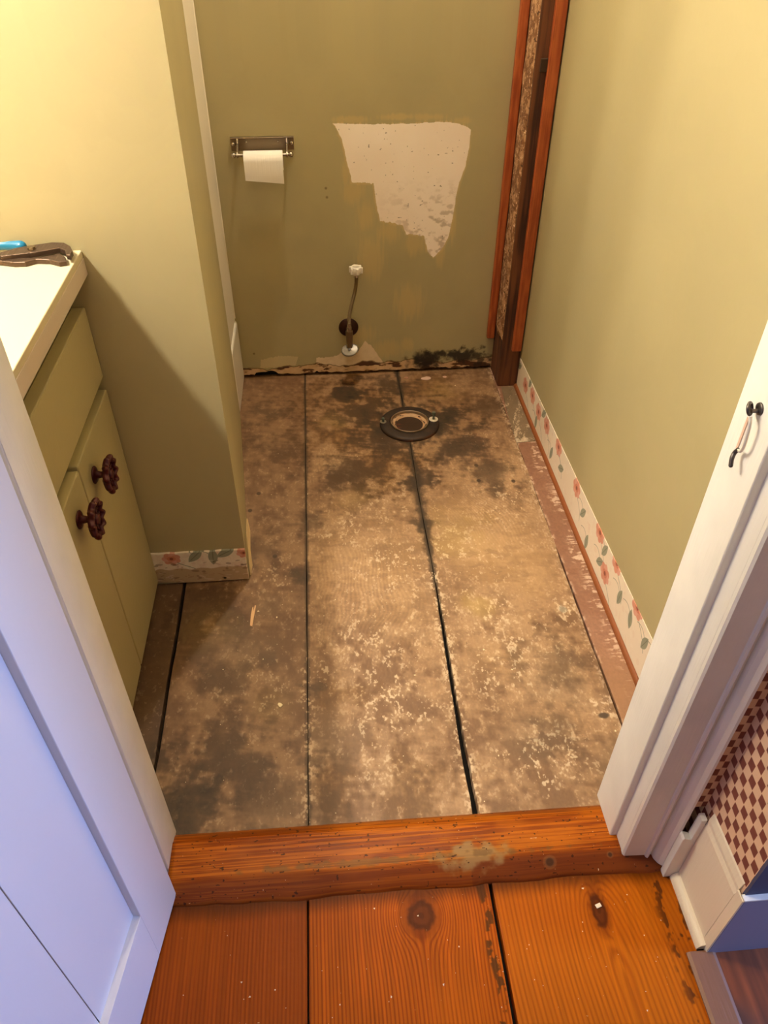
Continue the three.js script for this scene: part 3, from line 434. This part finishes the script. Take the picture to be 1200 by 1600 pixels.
// ---------------------------------------------------------------- vanity
{
  M.cab = std({ color: new THREE.Color().setRGB(...PAINT.map((v) => ((v / 255) ** 2.2))), bumpMap: rollerBump, bumpScale: 0.0006, roughness: 0.42 });
  M.recess = std({ color: 0x8c7d48, roughness: 0.6 });
  const v = tag(group('vanity_cabinet', [0, 0, 0]), 'olive painted vanity cabinet with one wide drawer front and two doors', 'cabinet');
  part('carcass', bx(-0.948, -0.444, 0.0, 0.788, -1.2955, -0.69), M.cab, v);
  part('drawer', rbx(-0.443, -0.419, 0.563, 0.703, -1.293, -0.72, 0.003), M.cab, v);
  const knob = (parent, y, z) => {
    const k = []; // built along +y, turned to +x
    const base = lathe([[0, 0], [0.013, 0], [0.0135, 0.002], [0.011, 0.004], [0.006, 0.0055], [0.0048, 0.013], [0.0065, 0.018], [0.0085, 0.021], [0.008, 0.029], [0.004, 0.031], [0, 0.031]], 24);
    k.push(base);
    const ring = new THREE.TorusGeometry(0.0235, 0.0036, 10, 60); ring.rotateX(Math.PI / 2); { const a = ring.attributes.position; for (let i = 0; i < a.count; i++) { const th = Math.atan2(a.getZ(i), a.getX(i)), f = 1 + 0.10 * Math.cos(th * 10); a.setX(i, a.getX(i) * f); a.setZ(i, a.getZ(i) * f); a.setY(i, a.getY(i) * 1.5 + 0.026 + 0.0012 * Math.cos(th * 10)); } ring.computeVertexNormals(); } k.push(ring);
    for (let i = 0; i < 5; i++) { const a = i / 5 * 6.2832 + 0.3; k.push(tube([[0.006 * Math.cos(a), 0.022, 0.006 * Math.sin(a)], [0.014 * Math.cos(a), 0.0195, 0.014 * Math.sin(a)], [0.0225 * Math.cos(a), 0.025, 0.0225 * Math.sin(a)]], 0.0030, 10, 8)); }
    for (let i = 0; i < 5; i++) { const a = (i + 0.5) / 5 * 6.2832 + 0.3; const t = new THREE.TorusGeometry(0.0055, 0.0018, 6, 16); t.rotateX(Math.PI / 2); t.translate(0.0155 * Math.cos(a), 0.024, 0.0155 * Math.sin(a)); k.push(t); }
    const g = mergeGeometries(k.map((q) => q.index ? q.toNonIndexed() : q)); g.scale(1.2, 1.1, 1.2); g.rotateZ(-Math.PI / 2); g.translate(-0.4195, y, z);
    part('knob', g, M.red, parent);
  };
  const d1 = part('door', rbx(-0.443, -0.419, 0.014, 0.536, -1.292, -1.0455, 0.003), M.cab, v); knob(d1, 0.475, -1.103);
  const d2 = part('door', rbx(-0.443, -0.419, 0.014, 0.531, -1.0425, -0.72, 0.003), M.cab, v); knob(d2, 0.475, -0.982);
  part('face_rail', bx(-0.4445, -0.436, 0.538, 0.561, -1.2945, -0.70), M.cab, v); part('face_rail', bx(-0.4445, -0.432, 0.722, 0.788, -1.2945, -0.70), M.cab, v);
  const ct = tag(group('countertop', [0, 0, 0]), 'cream white laminate countertop on the olive vanity', 'countertop');
  part('top_surface', rbx(-0.948, -0.4005, 0.79, 0.803, -1.2955, -0.688, 0.002), M.counter, ct);
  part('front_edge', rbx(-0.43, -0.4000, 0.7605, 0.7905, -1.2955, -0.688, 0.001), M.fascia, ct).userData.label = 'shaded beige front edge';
}
// ---------------------------------------------------------------- pliers on the countertop
{
  const p = tag(group('pliers', [0, 0.803, 0]), 'worn steel adjustable pliers with blue grips on the white countertop', 'pliers');
  const steel = std({ color: 0x5d4a3a, metalness: 0.7, roughness: 0.42, bumpMap: brushBump, bumpScale: 0.001 }), blue = std({ color: 0x176f90, roughness: 0.35 });
  const flat = (pts, y, t, b) => { const g = extr(pts.map(([x, z]) => [x, -z]), t - 2 * b, b, 3); g.rotateX(-Math.PI / 2); g.translate(0, y + b, 0); return g; };
  const U = [[-0.523, -1.268], [-0.497, -1.292], [-0.473, -1.302], [-0.444, -1.3115], [-0.424, -1.308], [-0.411, -1.293], [-0.4025, -1.272], [-0.402, -1.254], [-0.409, -1.256], [-0.416, -1.275], [-0.427, -1.286], [-0.437, -1.281], [-0.462, -1.270], [-0.492, -1.262], [-0.512, -1.256]].map(([x, z]) => [x, z + 0.0165]);
  const Lw = [[-0.545, -1.278], [-0.502, -1.276], [-0.490, -1.266], [-0.461, -1.264], [-0.437, -1.272], [-0.428, -1.282], [-0.414, -1.264], [-0.408, -1.246], [-0.419, -1.242], [-0.438, -1.254], [-0.459, -1.257], [-0.473, -1.246], [-0.491, -1.246], [-0.520, -1.256], [-0.55, -1.262]].map(([x, z]) => [x, z + 0.0165]);
  part('upper_jaw', flat(U, 0.006, 0.009, 0.0018), steel, p); part('lower_jaw', flat(Lw, 0, 0.0085, 0.0018), steel, p);
  part('pivot', (() => { const g = cyl(0.006, 0.0065, 0.006, 20); g.translate(-0.470, 0.0165, -1.266); return g; })(), M.brushed, p);
  const grip = (pts) => { const c = tube(pts, 0.010, 30, 14); c.scale(1, 0.85, 1); return c; };
  part('grip', [grip([[-0.497, 0.0118, -1.296], [-0.53, 0.0118, -1.302], [-0.58, 0.0118, -1.292], [-0.63, 0.0118, -1.27]]), (() => { const s = new THREE.SphereGeometry(0.010, 14, 10); s.scale(1, 0.85, 1); s.translate(-0.497, 0.010, -1.296); return s; })()], blue, p);
  part('grip', [grip([[-0.56, 0.0118, -1.255], [-0.60, 0.0118, -1.25], [-0.66, 0.0118, -1.235]])], blue, p);
}
// ---------------------------------------------------------------- toilet paper holder and roll
{
  const h = tag(group('toilet_paper_holder', [-0.142, 0.72, -2.235]), 'brushed metal toilet paper holder screwed to the olive back wall', 'toilet paper holder');
  const w = 0.085;
  part('back_plate', [rbx(-w, w, -0.016, 0.018, 0.0002, 0.003, 0.001), rbx(-w, w, 0.0165, 0.019, 0.0002, 0.012, 0.001)], M.brushed, h);
  for (const s of [-1, 1]) {
    const arm = extr([[0.002, 0.018], [0.010, 0.018], [0.016, 0.006], [0.050, -0.008], [0.057, -0.013], [0.055, -0.021], [0.046, -0.023], [0.002, -0.012]], 0.003, 0.0008); arm.rotateY(-Math.PI / 2); arm.translate(s * 0.066 + 0.0015, 0, 0);
    part('arm', arm, M.chrome, h);
    const sc = new THREE.SphereGeometry(0.006, 14, 10); sc.scale(1, 1, 0.6); sc.translate(s * 0.078, 0.001, 0.004); part('screw', sc, M.chrome, h);
    const s2 = new THREE.SphereGeometry(0.0032, 10, 8); s2.scale(1, 1, 0.5); s2.translate(s * 0.043, 0.006, 0.003); part('screw', s2, M.chrome, h);
    const b = new THREE.SphereGeometry(0.007, 16, 12); b.translate(s * 0.076, -0.015, 0.050); part('end_knob', b, M.chrome, h);
  }
  part('rod', (() => { const g = cyl(0.0042, 0.0042, 0.15, 14); g.rotateZ(Math.PI / 2); g.translate(0, -0.015, 0.050); return g; })(), M.chrome, h);
  const r = tag(group('toilet_paper_roll', [-0.140, 0.691, -2.185]), 'nearly finished white toilet paper roll with a hanging sheet on the metal holder', 'toilet paper');
  const R = 0.024;
  part('roll', (() => { const g = lathe([[0.0205, -0.052], [R, -0.052], [R + 0.0005, -0.051], [R + 0.0005, 0.051], [R, 0.052], [0.0205, 0.052], [0.0205, -0.052]], 40); g.rotateZ(Math.PI / 2); return g; })(), M.paper, r);
  part('cardboard_core', (() => { const g = lathe([[0.019, -0.0525], [0.0203, -0.0525], [0.0203, 0.0525], [0.019, 0.0525], [0.019, -0.0525]], 32); g.rotateZ(Math.PI / 2); return g; })(), std({ color: 0xb59a78, roughness: 0.9 }), r);
  const N = 18, pos = [], uv = [], idx = [];
  for (let i = 0; i <= N; i++) for (let j = 0; j <= 8; j++) { const q = i / N, x = lerp(-0.0515, 0.0515, j / 8); let y, z; const L = q * 0.068 - 0.02; if (L < 0) { const a = -L / R; y = R * Math.sin(a); z = (R + 0.001) * Math.cos(a); } else { y = -L * (1 + 0.1 * x / 0.05); z = R + 0.0012 + 0.002 * Math.sin(L * 60) * (0.5 + 8 * x) + 0.03 * L; } pos.push(x, y, z); uv.push(x, y); }
  for (let i = 0; i < N; i++) for (let j = 0; j < 8; j++) { const a = i * 9 + j, b = a + 9; idx.push(a, b, a + 1, b, b + 1, a + 1); }
  const g = new THREE.BufferGeometry(); g.setAttribute('position', new THREE.Float32BufferAttribute(pos, 3)); g.setAttribute('uv', new THREE.Float32BufferAttribute(uv, 2)); g.setIndex(idx); g.computeVertexNormals();
  part('loose_sheet', g, std({ color: 0xece3d6, roughness: 0.95, side: THREE.DoubleSide, bumpMap: brushBump, bumpScale: 0.0006 }), r);
}
// ---------------------------------------------------------------- water supply
{
  const v = tag(group('shutoff_valve', [0.077, 0.17, -2.235]), 'chrome water shutoff valve with oval handle and dark round wall plate', 'valve');
  part('wall_plate', (() => { const g = lathe([[0, 0], [0.031, 0], [0.0315, 0.002], [0.028, 0.006], [0.017, 0.010], [0.013, 0.012], [0, 0.012]], 40); g.rotateX(Math.PI / 2); return g; })(), std({ color: 0x3c2014, metalness: 0.6, roughness: 0.45 }), v).userData.label = 'dark brown round wall plate';
  part('pipe_stub', (() => { const g = cyl(0.008, 0.008, 0.05, 20); g.rotateX(Math.PI / 2); g.translate(0, 0, 0.030); return g; })(), M.brushed, v);
  part('valve_body', [(() => { const g = cyl(0.0105, 0.0105, 0.042, 20); g.translate(0, -0.004, 0.058); return g; })(), (() => { const g = cyl(0.013, 0.013, 0.012, 6); g.rotateX(Math.PI / 2); g.translate(0, 0, 0.044); return g; })(), (() => { const g = cyl(0.0075, 0.009, 0.02, 16); g.translate(0, -0.030, 0.058); return g; })()], M.brushed, v);
  part('outlet_nut', (() => { const g = cyl(0.0095, 0.0095, 0.012, 6); g.translate(0, 0.022, 0.058); return g; })(), M.chrome, v);
  part('handle', (() => { const g = lathe([[0, 0.004], [0.004, 0.004], [0.006, 0.0015], [0.018, 0.002], [0.0215, 0], [0.0215, -0.003], [0.018, -0.006], [0, -0.007]], 36); g.scale(1.3, 1.1, 1.0); g.rotateX(0.6); g.rotateZ(0.2); g.translate(0.0, -0.045, 0.066); return g; })(), M.handle, v);
  part('handle_screw', (() => { const g = cyl(0.004, 0.004, 0.003, 12); g.rotateX(0.75); g.translate(-0.001, -0.0415, 0.0695); return g; })(), M.iron, v);
  const h = tag(group('supply_hose', [0, 0, 0]), 'braided steel supply hose with a white plastic coupling nut rising above the valve', 'hose');
  const braid = tex(128, 128, (s, t) => { const a = Math.sin((s * 8 + t * 8) * 6.2832), b = Math.sin((s * 8 - t * 8) * 6.2832); return 0.5 + 0.25 * a + 0.25 * b; }, false, THREE.RepeatWrapping); braid.repeat.set(24, 1);
  part('braided_tube', tube([[0.077, 0.20, -2.177], [0.078, 0.235, -2.179], [0.088, 0.275, -2.185], [0.099, 0.315, -2.19], [0.103, 0.345, -2.192], [0.1025, 0.362, -2.192]], 0.0055, 60, 14), std({ color: 0x93794f, metalness: 0.45, roughness: 0.45, bumpMap: braid, bumpScale: 0.0015 }), h);
  part('ferrule', (() => { const g = cyl(0.0068, 0.0068, 0.016, 18); g.translate(0.077, 0.204, -2.177); return g; })(), M.chrome, h); part('ferrule', (() => { const k = cyl(0.0068, 0.0068, 0.014, 18); k.translate(0.1025, 0.361, -2.192); return k; })(), M.chrome, h);
  const nut = [(() => { const g = lathe([[0.0075, 0], [0.0125, 0], [0.0155, 0.004], [0.0165, 0.012], [0.0165, 0.022], [0.013, 0.024], [0.0115, 0.021], [0.0105, 0.008], [0.0075, 0.006], [0.0075, 0]], 28); g.translate(0.1025, 0.364, -2.192); return g; })()];
  for (let i = 0; i < 6; i++) { const a = i / 6 * 6.2832 + 0.3, g = new RoundedBoxGeometry(0.006, 0.018, 0.007, 2, 0.0015); g.rotateY(-a); g.translate(0.1025 + 0.018 * Math.cos(a), 0.377, -2.192 + 0.018 * Math.sin(a)); nut.push(g); }
  part('coupling_nut', nut, M.plastic, h).userData.label = 'white plastic coupling nut';
}
// ---------------------------------------------------------------- toilet flange
{
  const f = tag(group('toilet_flange', [0.243, 0, -1.918]), 'dark rusty toilet flange set in the stained floor with its bolts standing', 'toilet flange');
  const rust = tex(512, 64, (s, t) => { const a = fbm(s * 30, t * 5, 191, 4), b = fbm(s * 9 + 4, t * 2, 193, 3); let c = mixc([38, 27, 18], [66, 44, 28], a); c = mixc(c, [96, 52, 24], sstep(0.5, 0.7, b) * sstep(0.5, 0.1, t)); return c; }, true, THREE.RepeatWrapping);
  const ring = (pts, seg = 72) => lathe(pts, seg);
  part('flange_ring', ring([[0.090, 0.0002], [0.0905, 0.004], [0.088, 0.0085], [0.082, 0.011], [0.064, 0.012], [0.058, 0.0105], [0.0575, 0.0002]]), std({ map: rust, roughness: 0.6, metalness: 0.2, side: THREE.DoubleSide, bumpMap: rust, bumpScale: 0.002 }), f);
  part('inner_rim', ring([[0.0575, 0.0003], [0.058, 0.014], [0.0565, 0.0155], [0.0545, 0.014], [0.0535, 0.004], [0.053, 0.0003]]), std({ color: 0x9a8468, metalness: 0.6, roughness: 0.35, side: THREE.DoubleSide }), f);
  const pipe = tex(512, 64, (s, t) => { const a = fbm(s * 16, t * 4, 195, 4); return a > 0.62 ? [60, 42, 26] : mixc([206, 168, 128], [176, 132, 92], a); }, true, THREE.RepeatWrapping);
  part('drain_pipe', ring([[0.0535, 0.0065], [0.050, 0.0085], [0.047, 0.0065], [0.0425, 0.003], [0.0405, 0.0006]]), std({ map: pipe, roughness: 0.6, side: THREE.DoubleSide }), f).userData.label = 'pale lip of the drain pipe';
  part('drain_plug', (() => { const g = cyl(0.041, 0.041, 0.0016, 40); g.translate(0, 0.0009, 0); return g; })(), std({ map: rust, color: 0xffd9a0, roughness: 0.5 }), f);
  const bolt = (x, z, tall, r, pale) => {
    const b = part('closet_bolt', [(() => { const g = cyl(0.0032, 0.0032, tall, 12); g.translate(x, 0.011 + tall / 2, z); return g; })(), ...(tall > 0.02 ? [(() => { const g = cyl(0.0055, 0.0062, 0.010, 12); g.translate(x, 0.011 + tall - 0.004, z); return g; })()] : [(() => { const g = new THREE.SphereGeometry(0.005, 12, 8); g.translate(x, 0.011 + tall, z); return g; })()])], std({ color: 0x6b7160, metalness: 0.5, roughness: 0.5 }), f);
    part('washer', ring([[0.004, 0], [r, 0], [r, 0.0025], [0.004, 0.0025], [0.004, 0]], 28).translate(x, 0.0115, z), std({ color: pale, roughness: 0.45, metalness: 0.2 }), b);
  };
  bolt(0.074, 0.022 - 0.028, 0.026, 0.0135, 0xe2d2b8); bolt(-0.080, 0.0 - 0.004, 0.012, 0.0095, 0x857a62);
}
// ---------------------------------------------------------------- floor patch and loose bits
{
  const m = tex(256, 1024, (s, t) => { const a = fbm(s * 4 + 3 * t, t * 12, 201, 4), b = fbm(s * 3 + 4 * t, t * 9 + s * 3, 203, 4) * 0.7 + 0.3 * fbm(s * 20, t * 60, 205, 3); let c = mixc([116, 96, 72], [146, 124, 96], a); const w = sstep(0.54, 0.66, b); c = mixc(c, [222, 198, 166], 0.75 * w); if (t > 0.93) c = mixc(c, [226, 208, 180], 0.7 * sstep(0.4, 0.6, a)); return c; });
  const pts = [[0.5655, -2.112], [0.6055, -2.112], [0.606, -1.99], [0.6055, -1.803], [0.5475, -1.798], [0.553, -1.95]];
  const g = slab(pts, 0.0028, 0.0026, 0.0006); uvRect(g, 'x', 'z', 0.545, 0.61, -2.115, -1.798);
  tag(obj('metal_patch', g, std({ map: m, roughness: 0.45, metalness: 0.25 })), 'grey sheet patch streaked with white paint on the floor beside the corner post', 'floor patch');
  const wood = std({ color: 0xdcb184, roughness: 0.85 });
  const sp = extr([[-0.004, -0.03], [0.001, -0.032], [0.005, 0.03], [0.002, 0.031], [0.0005, 0.012], [-0.001, 0.027], [-0.003, 0.024], [-0.0045, 0.004]], 0.0016, 0.0006); sp.rotateX(-Math.PI / 2); sp.rotateY(-0.03); sp.translate(-0.1945, 0.001, -1.177);
  tag(obj('wood_splinter', uvMetres(sp), wood), 'pale split wood splinter lying on the brown boards near the projecting wall', 'splinter');
  const R = rng(11);
  const chip = (x, z, r, k, col, label) => { const p = []; for (let i = 0; i < 9; i++) { const a = i / 9 * 6.2832, q = r * (0.65 + 0.5 * R()); p.push([x + q * k * Math.cos(a), z + q * Math.sin(a)]); } tag(obj('plaster_chip', uvMetres(slab(p, 0.0022, 0.0020, 0.0005)), std({ color: col, roughness: 0.9 })), label, 'chip'); };
  chip(0.328, -2.185, 0.012, 1.5, 0xc9a693, 'pinkish plaster chip on the floor near the back wall, largest of three');
  chip(0.391, -2.19, 0.006, 1.2, 0xc9a08c, 'small pink plaster chip nearest the corner post');
  chip(0.262, -2.192, 0.007, 1.2, 0xa87a60, 'dull brown plaster chip right of the middle floor seam by the back wall');
  chip(-0.128, -0.931, 0.006, 0.9, 0xe6d2a8, 'small cream paint chip alone on the front left brown board');
  // a white paper scrap stuck in the long knot hole of the hall board
  tag(obj('paper_scrap', (() => { const g = new RoundedBoxGeometry(0.0095, 0.002, 0.0065, 2, 0.0008); g.rotateY(0.3); g.translate(0.4, 0.0012, -0.497); return g; })(), std({ color: 0xf0e0c8, roughness: 0.9 })), 'tiny white paper scrap in the dark long knot of the orange hall board', 'paper scrap');
  // crumbs
  const cr = [], base = new THREE.TetrahedronGeometry(1);
  for (let i = 0; i < 170; i++) { const hall = i % 3 === 0; const x = hall ? lerp(-0.28, 0.5, R()) : lerp(-0.3, 0.54, R()), z = hall ? lerp(-0.54, -0.33, R()) : (i % 3 === 1 ? lerp(-1.25, -0.69, R()) : lerp(-2.2, -0.69, R())), s = (hall ? 0.0005 : 0.0007) + 0.0012 * R() ** 4; const g = base.clone(); g.rotateX(R() * 3); g.rotateY(R() * 3); g.scale(s * (1 + R()), s * 0.5, s * (1 + R())); g.translate(x, s * 0.35, z); cr.push(g); }
  const dust = obj('crumbs', cr, std({ color: 0xe8d2aa, roughness: 0.9 })); dust.userData.kind = 'stuff'; tag(dust, 'pale crumbs of plaster and paint scattered over the boards', 'crumbs');
}
// ---------------------------------------------------------------- hook on the right jamb
{
  const h = tag(group('door_hook', [0.449, 0, 0]), 'small worn metal hook and screw eye on the white right door jamb', 'hook');
  const dk = std({ color: 0x5e5650, metalness: 0.85, roughness: 0.35 });
  part('screw_eye', [(() => { const g = new THREE.TorusGeometry(0.0062, 0.0018, 10, 28); g.rotateY(0.9); g.rotateZ(0.5); g.translate(-0.010, 0.868, -0.640); return g; })(), (() => { const g = cyl(0.0022, 0.0022, 0.010, 12); g.rotateZ(Math.PI / 2); g.translate(-0.0045, 0.867, -0.637); return g; })(), (() => { const g = lathe([[0, 0], [0.007, 0], [0.0065, 0.0018], [0.003, 0.0026], [0, 0.0026]], 20); g.rotateZ(Math.PI / 2); g.translate(0, 0.8685, -0.638); return g; })()], dk, h);
  part('hook_rod', tube([[-0.0105, 0.862, -0.6335], [-0.0105, 0.855, -0.630], [-0.010, 0.841, -0.628], [-0.009, 0.826, -0.6285], [-0.008, 0.819, -0.632], [-0.008, 0.8165, -0.637]], 0.0019, 40, 10), std({ color: 0xe6dcca, metalness: 0.35, roughness: 0.3 }), h);
  part('hook_tip', [tube([[-0.008, 0.818, -0.6365], [-0.0095, 0.8125, -0.6385], [-0.012, 0.807, -0.636], [-0.013, 0.800, -0.632]], 0.0025, 20, 10), (() => { const g = new THREE.SphereGeometry(0.0025, 12, 8); g.translate(-0.013, 0.800, -0.632); return g; })()], dk, h);
  part('backing_strip', rbx(-0.0012, 0.0002, 0.808, 0.850, -0.6525, -0.6485, 0.0005), std({ color: 0xc9a58c, roughness: 0.6 }), h);
}
// ---------------------------------------------------------------- lamps (above the frame)
{
  const f = tag(group('vanity_light', [-0.95, 1.73, -0.95]), 'wall bar lamp with three warm globe bulbs above the vanity', 'lamp');
  part('lamp_bar', rbx(0, 0.035, -0.045, 0.045, -0.31, 0.26, 0.006), M.chrome, f);
  for (const [dz, share] of [[-0.22, 0.75], [0, 1.05], [0.22, 1.2]]) {
    part('lamp_socket', (() => { const g = cyl(0.016, 0.02, 0.03, 20); g.rotateZ(Math.PI / 2); g.translate(0.045, 0, dz); return g; })(), M.chrome, f);
    part('bulb', (() => { const g = new THREE.SphereGeometry(0.036, 24, 16); g.translate(0.09, 0, dz); return g; })(), std({ color: 0xffffff, emissive: BULB_COLOR, emissiveIntensity: 2 }), f);
    const l = new THREE.PointLight(BULB_COLOR, BULB_POWER * share, 0, 2); l.position.set(-0.86, 1.73, -0.95 + dz); l.castShadow = true; l.shadow.radius = 1.8; l.name = 'vanity_bulb_light'; scene.add(l);
  }
  const c = tag(group('ceiling_lamp', [0.12, 2.3, -1.98]), 'small round ceiling lamp over the toilet spot', 'lamp');
  part('lamp_base', (() => { const g = cyl(0.09, 0.09, 0.02, 32); g.translate(0, -0.01, 0); return g; })(), M.plastic, c);
  part('lamp_shade', (() => { const g = new THREE.SphereGeometry(0.085, 28, 12, 0, 6.2832, Math.PI / 2, Math.PI / 2); g.scale(1, 0.6, 1); g.translate(0, -0.02, 0); return g; })(), std({ color: 0xffffff, emissive: CEILING_COLOR, emissiveIntensity: 1.5, side: THREE.DoubleSide }), c);
  const l = new THREE.PointLight(CEILING_COLOR, CEILING_POWER, 0, 2); l.position.set(0.12, 2.252, -1.98); l.castShadow = true; l.shadow.radius = 2; l.name = 'ceiling_lamp_light'; scene.add(l);
  const hl = tag(group('ceiling_lamp', [-0.12, 2.3, 0.45]), 'round hall ceiling lamp behind the viewer', 'lamp');
  part('lamp_base', (() => { const g = cyl(0.11, 0.11, 0.02, 32); g.translate(0, -0.01, 0); return g; })(), M.plastic, hl);
  part('lamp_shade', (() => { const g = new THREE.SphereGeometry(0.1, 28, 12, 0, 6.2832, Math.PI / 2, Math.PI / 2); g.scale(1, 0.6, 1); g.translate(0, -0.02, 0); return g; })(), std({ color: 0xffffff, emissive: HALL_COLOR, emissiveIntensity: 1.5, side: THREE.DoubleSide }), hl);
  const l2 = new THREE.PointLight(HALL_COLOR, HALL_POWER, 0, 2); l2.position.set(-0.12, 2.245, 0.45); l2.castShadow = true; l2.shadow.radius = 3; l2.name = 'hall_lamp_light'; scene.add(l2);
}
renderer.render(scene, camera);
